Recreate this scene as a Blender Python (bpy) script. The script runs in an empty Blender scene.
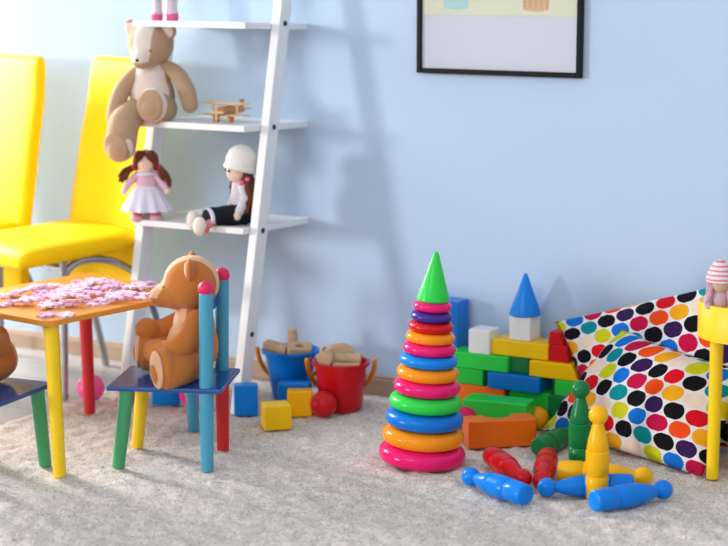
import bpy, bmesh, math, random
from math import sin, cos, pi, radians, atan, tan, sqrt
from mathutils import Vector, Matrix, noise

# ------------------------------------------------------------------ camera, sky, sun, exposure
sc = bpy.context.scene
COL = sc.collection
FPX, YAW = 1800.0, radians(29.4)
PITCH = atan(313 / FPX)
CAM = Vector((0, -5.06, 1.4))
cd = bpy.data.cameras.new('camera'); cam = bpy.data.objects.new('camera', cd); COL.objects.link(cam)
cam.location = CAM
cam.rotation_euler = (pi / 2 - PITCH, 0, YAW)
cd.sensor_width = 36; cd.lens = FPX * 36 / 728; cd.clip_start = .05; cd.clip_end = 60
cd.dof.use_dof = True; cd.dof.focus_distance = 5.0; cd.dof.aperture_fstop = 1.9
sc.camera = cam

w = bpy.data.worlds.new('world'); sc.world = w; w.use_nodes = True
bg = w.node_tree.nodes['Background']
bg.inputs[0].default_value = (.86, .93, 1.0, 1); bg.inputs[1].default_value = .76

def lamp(name, kind, loc, target, energy, color, **kw):
    d = bpy.data.lights.new(name, kind); o = bpy.data.objects.new(name, d); COL.objects.link(o)
    o.location = loc; d.energy = energy; d.color = color
    o.rotation_euler = (Vector(target) - Vector(loc)).to_track_quat('-Z', 'Y').to_euler()
    for k, v in kw.items(): setattr(d, k, v)
    return o
# low soft daylight through the room's front-left window
lamp('sun', 'SUN', (-5, -3, 1.6), (-5 + .655, -3 + .745, 1.6 - .11), 1.15, (1, .985, .96), angle=radians(7))
# big window on the left side of the room, close to the back wall
lamp('window_light', 'AREA', (-6.1, -.15, 1.55), (-3.0, -1.0, .35), 300, (1, .99, .98), shape='RECTANGLE', size=.9, size_y=1.3)
# broad unseen area light, high on the camera side, aimed at the toys
lamp('room_light', 'AREA', (-2.6, -5.6, 3.0), (-2.2, -.9, .0), 60, (.95, .97, 1), shape='RECTANGLE', size=2.6, size_y=1.4)

vs = sc.view_settings
vs.view_transform = 'Standard'; vs.look = 'None'; vs.gamma = 1; vs.use_curve_mapping = False; vs.exposure = 0.0

# ------------------------------------------------------------------ pixel helpers (photo pixel + known plane -> world point)
RT = Vector((cos(YAW), sin(YAW), 0)); FH = Vector((-sin(YAW), cos(YAW), 0))
FW = FH * cos(PITCH) + Vector((0, 0, -sin(PITCH))); UP = FH * sin(PITCH) + Vector((0, 0, cos(PITCH)))
def ray(x, y): return FW + RT * ((x - 364) / FPX) + UP * ((273 - y) / FPX)
def fl(x, y, z=0.0):
    d = ray(x, y); return CAM + d * ((z - CAM.z) / d.z)
def wl(x, y, Y=0.0):
    d = ray(x, y); return CAM + d * ((Y - CAM.y) / d.y)

# ------------------------------------------------------------------ materials
def lin(c):
    f = lambda v: (v / 255 / 12.92) if v / 255 <= .04045 else ((v / 255 + .055) / 1.055) ** 2.4
    return tuple(f(v) for v in c) + (1,)
MC = {}
def mat(name, rgb, rough=.4, spec=.5, bump=0, scale=40, var=0, sheen=0, metal=0, coat=0, sss=0):
    if name in MC: return MC[name]
    m = bpy.data.materials.new(name); m.use_nodes = True; nt = m.node_tree; n = nt.nodes; L = nt.links
    b = n['Principled BSDF']; c = lin(rgb)
    b.inputs['Base Color'].default_value = c; b.inputs['Roughness'].default_value = rough
    b.inputs['Specular IOR Level'].default_value = spec; b.inputs['Metallic'].default_value = metal
    if sheen: b.inputs['Sheen Weight'].default_value = sheen
    if coat: b.inputs['Coat Weight'].default_value = coat; b.inputs['Coat Roughness'].default_value = .15
    tc = n.new('ShaderNodeTexCoord'); nz = n.new('ShaderNodeTexNoise'); nz.inputs['Scale'].default_value = scale; nz.inputs['Detail'].default_value = 5
    L.new(tc.outputs['Object'], nz.inputs['Vector'])
    mx = n.new('ShaderNodeMix'); mx.data_type = 'RGBA'
    v = var or .04
    mx.inputs[6].default_value = tuple(x * (1 - v) for x in c[:3]) + (1,); mx.inputs[7].default_value = tuple(min(1, x * (1 + v)) for x in c[:3]) + (1,)
    L.new(nz.outputs['Fac'], mx.inputs[0]); L.new(mx.outputs[2], b.inputs['Base Color'])
    if bump:
        bp = n.new('ShaderNodeBump'); bp.inputs['Strength'].default_value = bump; bp.inputs['Distance'].default_value = .003
        L.new(nz.outputs['Fac'], bp.inputs['Height']); L.new(bp.outputs[0], b.inputs['Normal'])
    MC[name] = m; return m
def plastic(name, rgb, rough=.28): return mat(name, rgb, rough, .27, .04, 25, .03)
def paint(name, rgb): return mat(name, rgb, .42, .45, .08, 30, .05)

# ------------------------------------------------------------------ mesh helpers
def obj(name, bm, m, parent=None, loc=None, smooth=True, bevel=0, rot=None, seg=3):
    me = bpy.data.meshes.new(name); bmesh.ops.recalc_face_normals(bm, faces=bm.faces); bm.to_mesh(me); bm.free()
    if m: me.materials.append(m)
    for p in me.polygons: p.use_smooth = smooth
    o = bpy.data.objects.new(name, me); COL.objects.link(o)
    if parent: o.parent = parent
    if loc is not None: o.location = loc
    if rot is not None: o.rotation_euler = rot
    if bevel:
        b = o.modifiers.new('bevel', 'BEVEL'); b.width = bevel; b.segments = seg; b.limit_method = 'ANGLE'; b.angle_limit = radians(35); b.harden_normals = True
    elif smooth:
        me.set_sharp_from_angle(angle=radians(40))
    return o
def thing(name, label, cat, loc=(0, 0, 0), rotz=0, group=None, scale=1):
    o = bpy.data.objects.new(name, None); COL.objects.link(o); o.empty_display_size = .05
    o.location = loc; o.rotation_euler = (0, 0, rotz); o.scale = (scale,) * 3
    return tag(o, label, cat, group)
def tag(o, label, cat, group=None):
    o['label'] = label; o['category'] = cat
    if group: o['group'] = group
    return o
def struct(o): o['kind'] = 'structure'; return o
def box(bm, size, c=(0, 0, 0), rot=None):
    r = bmesh.ops.create_cube(bm, size=1); M = Matrix.Translation(c) @ (rot.to_matrix().to_4x4() if rot else Matrix()) @ Matrix.Diagonal((*size, 1))
    bmesh.ops.transform(bm, matrix=M, verts=r['verts']); return bm
def B(size, c=(0, 0, 0)): return box(bmesh.new(), size, c)
def ell(bm, r, c=(0, 0, 0), rot=None, n=20):
    q = bmesh.ops.create_uvsphere(bm, u_segments=n, v_segments=n * 2 // 3, radius=1)
    M = Matrix.Translation(c) @ (rot.to_matrix().to_4x4() if rot else Matrix()) @ Matrix.Diagonal((*r, 1))
    bmesh.ops.transform(bm, matrix=M, verts=q['verts']); return bm
def E(r, c=(0, 0, 0), rot=None, n=24): return ell(bmesh.new(), r, c, rot, n)
def loft(bm, rings, cap=True):
    R = [[bm.verts.new(p) for p in r] for r in rings]; n = len(R[0])
    for a, b in zip(R, R[1:]):
        for i in range(n): bm.faces.new((a[i], a[(i + 1) % n], b[(i + 1) % n], b[i]))
    if cap:
        bm.faces.new(R[0][::-1]); bm.faces.new(R[-1])
    return bm
def lathe(prof, seg=40, bm=None, M=None, closed=False):
    bm = bm or bmesh.new(); M = M or Matrix(); rings = []
    for r, z in prof: rings.append([M @ Vector((max(r, 1e-4) * cos(2 * pi * i / seg), max(r, 1e-4) * sin(2 * pi * i / seg), z)) for i in range(seg)])
    if closed: rings.append(rings[0])
    loft(bm, rings, cap=not closed)
    if closed: bmesh.ops.remove_doubles(bm, verts=bm.verts, dist=1e-6)
    return bm
def spline(pts, radii, n):
    P = [Vector(p) for p in pts]; k = len(P) - 1; out = []
    for i in range(n + 1):
        t = i / n * k; j = min(int(t), k - 1); u = t - j
        p0, p1, p2, p3 = P[max(j - 1, 0)], P[j], P[j + 1], P[min(j + 2, k)]
        q = .5 * ((2 * p1) + (p2 - p0) * u + (2 * p0 - 5 * p1 + 4 * p2 - p3) * u * u + (3 * p1 - p0 - 3 * p2 + p3) * u ** 3)
        out.append((q, radii[j] * (1 - u) + radii[j + 1] * u))
    return out
def tube(pts, radii, bm=None, n=None, seg=16, round_ends=True, straight=False):
    bm = bm or bmesh.new()
    if not isinstance(radii, (list, tuple)): radii = [radii] * len(pts)
    S = [(Vector(p), r) for p, r in zip(pts, radii)] if straight else spline(pts, radii, n or 6 * (len(pts) - 1))
    T = []
    for i in range(len(S)):
        a = S[max(i - 1, 0)][0]; b = S[min(i + 1, len(S) - 1)][0]; T.append((b - a).normalized())
    up = Vector((0, 0, 1)) if abs(T[0].z) < .9 else Vector((0, 1, 0))
    X = T[0].cross(up).normalized(); fr = []
    for t in T:
        X = (X - t * X.dot(t)).normalized(); fr.append((X.copy(), t.cross(X)))
    def ring(c, r, f): return [c + f[0] * (r * cos(2 * pi * i / seg)) + f[1] * (r * sin(2 * pi * i / seg)) for i in range(seg)]
    rings = []
    if round_ends:
        for a in (80, 60, 40, 20): rings.append(ring(S[0][0] - T[0] * S[0][1] * sin(radians(a)), S[0][1] * cos(radians(a)), fr[0]))
    for (c, r), f in zip(S, fr): rings.append(ring(c, r, f))
    if round_ends:
        for a in (20, 40, 60, 80): rings.append(ring(S[-1][0] + T[-1] * S[-1][1] * sin(radians(a)), S[-1][1] * cos(radians(a)), fr[-1]))
    return loft(bm, rings)
def sup(hw, hh, n=28, e=3.5):
    o = []
    for i in range(n):
        a = 2 * pi * i / n; c, s = cos(a), sin(a)
        o.append((hw * math.copysign(abs(c) ** (2 / e), c), hh * math.copysign(abs(s) ** (2 / e), s)))
    return o
def remesh(o, vox, it=6):
    r = o.modifiers.new('remesh', 'REMESH'); r.mode = 'VOXEL'; r.voxel_size = vox; r.use_smooth_shade = True
    s = o.modifiers.new('smooth', 'SMOOTH'); s.factor = .6; s.iterations = it
    return o

# ------------------------------------------------------------------ structure
def wall_mat():
    m = mat('wall_paint', (188, 208, 232), .75, .2, .12, 90, .015); return m
struct(obj('wall_back', B((12, .12, 3.2), (-2.5, .06, 1.6)), wall_mat(), smooth=False))
def floor_mat():
    m = mat('laminate', (178, 174, 172), .38, .4); nt = m.node_tree; n = nt.nodes; L = nt.links; b = n['Principled BSDF']
    tc = n.new('ShaderNodeTexCoord'); mp = n.new('ShaderNodeMapping'); mp.inputs['Scale'].default_value = (1, 1, 1)
    br = n.new('ShaderNodeTexBrick'); br.inputs['Scale'].default_value = 1; br.inputs['Brick Width'].default_value = 1.2; br.inputs['Row Height'].default_value = .18
    br.inputs['Mortar Size'].default_value = .002; br.inputs['Color1'].default_value = lin((186, 182, 180)); br.inputs['Color2'].default_value = lin((168, 163, 160)); br.inputs['Mortar'].default_value = lin((110, 105, 100))
    wv = n.new('ShaderNodeTexNoise'); wv.inputs['Scale'].default_value = 4; wv.inputs['Detail'].default_value = 8
    m2 = n.new('ShaderNodeMapping'); m2.inputs['Scale'].default_value = (1, 14, 1); L.new(tc.outputs['Object'], m2.inputs[0]); L.new(m2.outputs[0], wv.inputs['Vector'])
    mx = n.new('ShaderNodeMix'); mx.data_type = 'RGBA'; mx.blend_type = 'MULTIPLY'; mx.inputs[0].default_value = .25
    L.new(tc.outputs['Object'], mp.inputs[0]); L.new(mp.outputs[0], br.inputs['Vector']); L.new(br.outputs['Color'], mx.inputs[6]); L.new(wv.outputs['Fac'], mx.inputs[7])
    L.new(mx.outputs[2], b.inputs['Base Color']); return m
struct(obj('floor', B((12, 8, .1), (-2.5, -4, -.062)), floor_mat(), smooth=False))
def wood_mat(name, rgb, sc_=(2, 20, 20), rough=.5, amt=.5):
    if name in MC: return MC[name]
    m = mat(name, rgb, rough, .35); nt = m.node_tree; n = nt.nodes; L = nt.links; b = n['Principled BSDF']
    tc = n.new('ShaderNodeTexCoord'); mp = n.new('ShaderNodeMapping'); mp.inputs['Scale'].default_value = sc_
    nz = n.new('ShaderNodeTexNoise'); nz.inputs['Scale'].default_value = 3; nz.inputs['Detail'].default_value = 8; nz.inputs['Distortion'].default_value = .6
    cr = n.new('ShaderNodeMix'); cr.data_type = 'RGBA'; c = lin(rgb)
    cr.inputs[6].default_value = tuple(x * (1 - amt * .5) for x in c[:3]) + (1,); cr.inputs[7].default_value = tuple(min(1, x * (1 + amt * .35)) for x in c[:3]) + (1,)
    L.new(tc.outputs['Object'], mp.inputs[0]); L.new(mp.outputs[0], nz.inputs['Vector']); L.new(nz.outputs['Fac'], cr.inputs[0]); L.new(cr.outputs[2], b.inputs['Base Color'])
    return m
bmb = bmesh.new(); box(bmb, (12, .014, .055), (-2.5, -.007, .0155)); box(bmb, (12, .008, .012), (-2.5, -.004, .047))
struct(obj('baseboard_back', bmb, wood_mat('skirting_wood', (176, 150, 128), (1, 20, 20), .5, .4), smooth=False, bevel=.003))

# rug: dense cut pile as one displaced sheet
def make_rug():
    bm = bmesh.new(); x0, x1, y0, y1 = -3.62, .35, -2.75, -.035; s = .0105
    nx, ny = int((x1 - x0) / s), int((y1 - y0) / s); V = []
    for j in range(ny + 1):
        row = []
        for i in range(nx + 1):
            x = x0 + (x1 - x0) * i / nx; y = y0 + (y1 - y0) * j / ny
            e = min(i, nx - i, j, ny - j) / 3.0; e = min(1, e)
            v = Vector((x, y, 0))
            h = noise.noise(v * 9) * .004 + noise.noise(v * 24 + Vector((3, 1, 0))) * .008 + noise.noise(v * 75 + Vector((7, 2, 5))) * .005
            wob = .012 * noise.noise(v * 6) if i in (0, nx) else 0
            row.append(bm.verts.new((x + wob, y, -.012 + e * (.008 + h))))
        V.append(row)
    for j in range(ny):
        for i in range(nx): bm.faces.new((V[j][i], V[j][i + 1], V[j + 1][i + 1], V[j + 1][i]))
    m = mat('rug_pile', (210, 199, 188), .95, .1, 0, 60, .12, sheen=.3); nt = m.node_tree; n = nt.nodes; L = nt.links; b = n['Principled BSDF']
    tc = n.new('ShaderNodeTexCoord')
    n1 = n.new('ShaderNodeTexNoise'); n1.inputs['Scale'].default_value = 150; n1.inputs['Detail'].default_value = 4; n1.inputs['Distortion'].default_value = 1.5
    n2 = n.new('ShaderNodeTexNoise'); n2.inputs['Scale'].default_value = 34; n2.inputs['Detail'].default_value = 4
    for q in (n1, n2): L.new(tc.outputs['Object'], q.inputs['Vector'])
    ad = n.new('ShaderNodeMath'); ad.operation = 'MULTIPLY_ADD'; ad.inputs[1].default_value = .6; L.new(n2.outputs['Fac'], ad.inputs[0]); L.new(n1.outputs['Fac'], ad.inputs[2])
    bp = n.new('ShaderNodeBump'); bp.inputs['Strength'].default_value = .9; bp.inputs['Distance'].default_value = .009
    L.new(ad.outputs[0], bp.inputs['Height']); L.new(bp.outputs[0], b.inputs['Normal'])
    cr = n.new('ShaderNodeValToRGB'); cr.color_ramp.elements[0].position = .34; cr.color_ramp.elements[1].position = .56
    cr.color_ramp.elements[0].color = lin((184, 164, 150)); cr.color_ramp.elements[1].color = lin((250, 239, 228))
    L.new(n1.outputs['Fac'], cr.inputs[0]); L.new(cr.outputs[0], b.inputs['Base Color'])
    o = obj('rug', bm, m); tag(o, 'pale grey beige cut pile rug covering the floor under all the toys', 'rug')
make_rug()

# ------------------------------------------------------------------ framed picture
def make_picture():
    x0, x1, z0, z1 = -2.650, -2.094, 1.050, 1.47
    r = thing('framed_picture', 'black framed print with cups hanging on the blue wall', 'picture', ((x0 + x1) / 2, -.012, z0))
    hw = (x1 - x0) / 2; h = z1 - z0; t = .016; bm = bmesh.new()
    for sx in (-1, 1): box(bm, (t, .022, h), (sx * (hw - t / 2), 0, h / 2))
    for zz in (t / 2, h - t / 2): box(bm, (2 * hw - 2 * t, .022, t), (0, 0, zz))
    obj('frame', bm, mat('black_lacquer', (8, 8, 10), .4, .18), r, smooth=False, bevel=.0025)
    obj('print', B((2 * hw - 2 * t, .004, h - 2 * t), (0, .002, h / 2)), mat('print_paper', (224, 222, 236), .5, .3), r, smooth=False)
    obj('print_band', B((2 * hw - 2 * t - .004, .001, .22), (0, -.0008, h - t - .112)), mat('print_cream', (232, 232, 200), .5), r, smooth=False)
    zb = h - t - .222
    def cup(name, cx, w0, w1, hh, m, z):
        bm = bmesh.new(); n = 14; P = [(-w0 + 2 * w0 * i / n, z - .006 * sin(pi * i / n)) for i in range(n + 1)] + [(w1, z + hh), (-w1, z + hh)]
        a = [bm.verts.new((cx + x, -.0016, zz)) for x, zz in P]; b = [bm.verts.new((cx + x, -.0010, zz)) for x, zz in P]
        bm.faces.new(a); bm.faces.new(b[::-1])
        for i in range(len(P)): j = (i + 1) % len(P); bm.faces.new((a[i], a[j], b[j], b[i]))
        return obj(name, bm, m, r, smooth=False)
    cup('printed_cup', -.145, .042, .05, .12, mat('print_teal', (176, 222, 218), .5), zb + .022)['label'] = 'pale teal printed cup'
    cup('printed_basket', .125, .042, .052, .11, mat('print_orange', (232, 180, 120), .5), zb + .02)['label'] = 'orange printed basket'
    bm = bmesh.new()
    for k in range(5): box(bm, (.002, .0006, .08), (.125 + (k - 2) * .018, -.002, zb + .065), None)
    obj('basket_line', bm, mat('print_brown', (170, 110, 70), .5), r, smooth=False)
    bm = bmesh.new(); box(bm, (2 * hw - 2 * t, .0016, h - 2 * t), (0, -.0045, h / 2))
    g = bpy.data.materials.new('picture_glass'); g.use_nodes = True; nt = g.node_tree; b = nt.nodes['Principled BSDF']
    b.inputs['Transmission Weight'].default_value = 1; b.inputs['Roughness'].default_value = .02; b.inputs['IOR'].default_value = 1.3
    tr = nt.nodes.new('ShaderNodeBsdfTransparent'); gl = nt.nodes.new('ShaderNodeBsdfGlossy'); gl.inputs['Roughness'].default_value = .03
    mx = nt.nodes.new('ShaderNodeMixShader'); mx.inputs[0].default_value = .12
    nt.links.new(tr.outputs[0], mx.inputs[1]); nt.links.new(gl.outputs[0], mx.inputs[2]); nt.links.new(mx.outputs[0], nt.nodes['Material Output'].inputs[0])
    obj('glass', bm, g, r, smooth=False)
make_picture()

# ------------------------------------------------------------------ ladder shelf
WHITE = mat('white_lacquer', (240, 240, 240), .35, .45, .03, 20)
def make_shelf():
    r = thing('ladder_shelf', 'white ladder shelf leaning on the wall with toys on its boards', 'shelf', (-3.265, -.24, 0))
    ox, oy = 3.265, .24
    def rail(xc):
        bm = bmesh.new(); w_, d_ = .030, .062; zs = [-.004, 2.0]; rings = []
        for z in zs:
            y = -.455 + z * .2195; rings.append([(xc + ox + sx * w_ / 2, y + oy + sy * d_ / 2, z) for sx, sy in ((-1, -1), (1, -1), (1, 1), (-1, 1))])
        loft(bm, rings); return bm
    for i, xc in enumerate((-3.483, -3.045)):
        ro = obj('rail', rail(xc), WHITE, r, smooth=False, bevel=.003)
        if i == 1:
            for z in (1.203, .881, .561, .24):
                obj('bolt', lathe([(.0085, 0), (.0085, .003), (.006, .005)], 16, None, Matrix.Translation((xc + ox + .015, -.455 + z * .2195 + oy, z)) @ Matrix.Rotation(pi / 2, 4, 'Y')), mat('black_plastic', (20, 20, 22), .4), ro)
    for z in (1.195, .877, .557, 1.52):
        obj('shelf_board', B((.428, .415, .020), (-3.2755 + ox, -.21 + oy, z)), WHITE, r, smooth=False, bevel=.002, rot=(radians(-2.2), 0, 0))
make_shelf()

# ------------------------------------------------------------------ yellow dining chairs
YL = mat('yellow_leather', (255, 208, 0), .5, .14, .25, 60, .03)
CHROME = mat('brushed_steel', (170, 172, 178), .25, .5, metal=1)
def make_chair(name, label, loc, rz):
    r = thing(name, label, 'chair', loc, rz, 'yellow dining chairs by the wall')
    rings = []
    for z, y, hw, t in ((.26, -.005, .200, .018), (.28, -.002, .208, .026), (.40, .0, .212, .028), (.5, .008, .213, .028), (.62, .03, .212, .029), (.80, .062, .206, .028), (.95, .094, .198, .026), (1.055, .106, .192, .024), (1.078, .110, .184, .02), (1.088, .112, .172, .010)):
        rings.append([(x, y + yy, z) for x, yy in sup(hw, t, 32, 5)])
    obj('backrest', loft(bmesh.new(), rings), YL, r)
    rings = []
    for y, z, hw, t in ((-.01, .508, .20, .02), (-.03, .512, .208, .032), (-.12, .503, .212, .036), (-.25, .496, .213, .038), (-.36, .492, .212, .038), (-.43, .486, .208, .036), (-.455, .480, .20, .028), (-.465, .476, .19, .014)):
        rings.append([(x, y, z + zz) for x, zz in sup(hw, t, 32, 4)])
    obj('seat', loft(bmesh.new(), rings), YL, r)
    for s in (-1, 1):
        x = s * .188
        obj('leg', tube([(x, -.30, .465), (x, -.30, .38), (x, -.305, .2), (x, -.31, .012)], .0125, round_ends=False), CHROME, r)
        obj('leg', tube([(x, -.30, .39), (x, -.28, .44), (x, -.21, .462), (x, -.10, .442), (x, .0, .375), (x, .06, .24), (x, .10, .10), (x, .12, .0)], .0125, round_ends=False), CHROME, r)
    obj('crossbar', tube([(-.188, -.30, .445), (.188, -.30, .445)], .011, round_ends=False), CHROME, r)
    return r
cz = -.012
c2 = make_chair('dining_chair', 'yellow leather dining chair with its back behind the white ladder shelf', (-3.700, -.265, cz), radians(-17))
c1 = make_chair('dining_chair', 'yellow leather dining chair at the left edge, further from the ladder shelf', (-4.185, -.285, cz), radians(-17))

# ------------------------------------------------------------------ kids table, puzzle
ORW = wood_mat('orange_wood', (232, 150, 52), (3, 3, 3), .35, .25)
P_Y = paint('paint_yellow', (248, 204, 8)); P_R = paint('paint_red', (205, 22, 30)); P_G = paint('paint_green', (66, 158, 104)); P_B = paint('paint_blue', (18, 84, 160)); P_T = paint('paint_teal', (72, 160, 190)); P_S = mat('paint_seat_blue', (18, 76, 150), .16, .6, .04, 20, .04)
P_P = paint('paint_pink', (226, 30, 90))
V = Vector
def leg_between(parent, a, b, ra, rb, m, label=None, name='leg'):
    o = obj(name, tube([a, b], [ra, rb], round_ends=False, straight=True, seg=24), m, parent, bevel=.002)
    if label: o['label'] = label
    return o
def table():
    N = Vector((-3.075, -1.335)); ang = radians(97.5); e1 = Vector((cos(ang - pi / 2 + pi / 2), sin(ang))) 
    e1 = Vector((sin(radians(9)), cos(radians(9)))); e2 = Vector((-e1.y, e1.x)); A, D = .60, .50
    c = N + e1 * A / 2 + e2 * D / 2
    r = thing('kids_table', 'low orange topped kids table with coloured legs and a heap of puzzle pieces', 'table', (c.x, c.y, 0), math.atan2(e1.y, e1.x))
    rings = []
    pts = []; R = .03
    for cx, cy, a0 in ((A / 2 - R, D / 2 - R, 0), (-A / 2 + R, D / 2 - R, 90), (-A / 2 + R, -D / 2 + R, 180), (A / 2 - R, -D / 2 + R, 270)):
        for k in range(7): a = radians(a0 + k * 15); pts.append((cx + R * cos(a), cy + R * sin(a)))
    for z, s in ((.4235, 1), (.4395, 1)): rings.append([(x * s, y * s, z) for x, y in pts])
    obj('tabletop', loft(bmesh.new(), rings), ORW, r, bevel=.003)
    cols = {(-1, -1): (P_Y, 'yellow leg'), (1, 1): (P_R, 'red leg'), (1, -1): (P_T, 'light blue leg'), (-1, 1): (P_G, 'green leg')}
    for (sx, sy), (m, lb) in cols.items():
        wx, wy = {(-1, -1): (-3.076, -1.305), (1, 1): (-3.440, -.705), (1, -1): (-3.040, -.712), (-1, 1): (-3.53, -1.26)}[(sx, sy)]
        q = Matrix.Rotation(-r.rotation_euler.z, 3, 'Z') @ V((wx - c.x, wy - c.y, 0))
        leg_between(r, (sx * (A / 2 - .040), sy * (D / 2 - .035), .424), (q.x, q.y, .0), .0215, .0175, m, lb)
table()

PZ = [(4,306),(5,297),(14,297),(22,296),(30,294),(20,305),(29,305),(34,299),(41,297),(43,291),(49,289),(38,291),(46,301),(52,299),(60,298),(55,307),(46,308),(65,307),(72,306),(62,293),(70,291),(76,287),(84,285),(92,286),(100,285),(107,287),(96,291),(88,292),(80,294),(74,297),(67,300),(98,305),(106,303),(114,301),(120,298),(112,295),(118,292),(126,290),(134,292),(138,287),(144,286),(128,296),(136,299),(146,295),(124,302),(88,302),(80,301),(104,297),(58,302),(92,298),(46,316),(66,316),(154,288),(101,293),(116,290),(84,290),(64,297),(140,291)]
def puzzle():
    rnd = random.Random(4); ms = [mat('foam_pink', (242, 196, 214), .8, .2), mat('foam_pale', (240, 208, 222), .8, .2), mat('foam_lilac', (224, 176, 206), .8, .2)]
    shapes = []
    def mesh(seed, m):
        q = random.Random(seed); s = .021; pts = []
        cor = [(-s, -s), (s, -s), (s, s), (-s, s)]
        for k in range(4):
            a = Vector(cor[k]); b = Vector(cor[(k + 1) % 4]); d = (b - a).normalized(); nrm = Vector((d.y, -d.x)) * (1 if (k + seed) % 2 else -1) if q.random() < .85 else Vector((d.y, -d.x))
            pts.append(a); mid = (a + b) / 2; pts.append(mid - d * .005)
            for t in range(0, 9):
                an = radians(-35 + 250 * t / 8); pts.append(mid + nrm * (.0085 - .0078 * cos(an + radians(0)) * 0 + .0075 * sin(an - radians(0)) * 1) - d * (.0075 * cos(an)) * 1 if False else mid + nrm * (.009 + .0075 * (-cos(radians(40 + 280 * t / 8)))) + d * (-.0075 * sin(radians(40 + 280 * t / 8))))
            pts.append(mid + d * .005)
        bm = bmesh.new(); a = [bm.verts.new((p.x, p.y, 0)) for p in pts]; b = [bm.verts.new((p.x, p.y, .006)) for p in pts]
        bm.faces.new(a[::-1]); bm.faces.new(b)
        for i in range(len(pts)): j = (i + 1) % len(pts); bm.faces.new((a[i], a[j], b[j], b[i]))
        return bm
    protos = []
    for k in range(3):
        for s_ in range(2):
            me = bpy.data.meshes.new('puzzle_piece'); bm = mesh(k * 2 + s_, None); bmesh.ops.recalc_face_normals(bm, faces=bm.faces); bm.to_mesh(me); bm.free(); me.materials.append(ms[k]); protos.append(me)
    placed = []
    for i, (px, py) in enumerate(PZ):
        p = fl(px, py, .4395); lv = 0
        for (q, l) in placed:
            if (q - p).length < .046: lv = max(lv, l + 1)
        lv = min(lv, 2)
        placed.append((p.copy(), lv))
        o = bpy.data.objects.new('puzzle_piece', rnd.choice(protos)); COL.objects.link(o)
        tilt = .12 if lv else 0
        o.location = (p.x, p.y, .4397 + lv * .0063); o.rotation_euler = (rnd.uniform(-tilt, tilt), rnd.uniform(-tilt, tilt), rnd.uniform(0, 6.28))
        lab = 'pink foam jigsaw piece in the heap on the orange table'; g = 'foam jigsaw pieces heaped on the table'
        if (px, py) == (46, 316): lab = 'lone pink jigsaw piece nearest the yellow table leg, farther from the bear'
        if (px, py) == (66, 316): lab = 'pink jigsaw piece near the table edge, just beside the one over the yellow leg'
        if (px, py) == (154, 288): lab = 'pink jigsaw piece lying right under the nose of the seated bear'
        tag(o, lab, 'puzzle piece', g)
puzzle()

# ------------------------------------------------------------------ kids chairs
V = Vector
def kid_chair(label, cen, f, mir=1):
    """cen: seat centre on the floor plan, f: facing direction"""
    ang = math.atan2(f.y, f.x) + pi / 2; cen = V((cen.x, cen.y, 0))
    root = thing('kids_chair', label, 'chair', cen, ang)
    obj('seat', B((.270, .325, .013), (0, 0.002, .2315)), P_S, root, smooth=False, bevel=.004)
    def lg(q, m, lb, top):
        leg_between(root, (mir * q[0], top, .227), (mir * q[0], q[1], 0), .0205, .0175, m, lb)
    fr, bk = -.138, .116
    lg((.110, fr), P_G, 'green front leg', fr + .03); lg((-.105, fr), P_Y, 'yellow front leg', fr + .025)
    lg((.110, bk), P_T, 'light blue back leg', bk); lg((-.108, bk), P_R, 'red back leg', bk)
    for px in (.110, -.108):
        po = leg_between(root, (px, bk, .236), (px, bk + .004, .502), .0195, .0195, P_T, None, 'back_post')
        obj('knob', E((.0225,) * 3, (px, bk + .004, .515)), P_P, po)['label'] = 'pink ball knob'
    obj('back_rail', B((.19, .014, .055), (.005, bk - .012, .455)), P_B, root, smooth=False, bevel=.004)
    return root
F1 = V((-.925, -.38, 0)).normalized()
C1 = V((-2.905, -.999, 0))
kid_chair('blue kids chair with coloured legs and a brown teddy bear seated on it', C1, F1)
F2 = V((-.10, .99, 0)).normalized(); C2 = V((-3.278, -1.385, 0))
kid_chair('blue kids chair at the left edge with only one green leg in sight', C2, F2, -1)

# ------------------------------------------------------------------ teddy bears
def bear_fabric(name, brown, beige, cond):
    m = mat(name, brown, .9, .1, .3, 180, .06, sheen=.25); nt = m.node_tree; n = nt.nodes; L = nt.links; b = n['Principled BSDF']
    tc = n.new('ShaderNodeTexCoord'); sp = n.new('ShaderNodeSeparateXYZ'); L.new(tc.outputs['Object'], sp.inputs[0])
    def M(op, a, bb=None, c=None):
        q = n.new('ShaderNodeMath'); q.operation = op
        for i, v in enumerate((a, bb, c)):
            if v is None: continue
            if isinstance(v, (int, float)): q.inputs[i].default_value = v
            else: L.new(v, q.inputs[i])
        return q.outputs[0]
    fac = cond(M, sp.outputs[0], sp.outputs[1], sp.outputs[2])
    mx = n.new('ShaderNodeMix'); mx.data_type = 'RGBA'; mx.inputs[6].default_value = lin(brown); mx.inputs[7].default_value = lin(beige)
    L.new(fac, mx.inputs[0]); L.new(mx.outputs[2], b.inputs['Base Color']); return m
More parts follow.
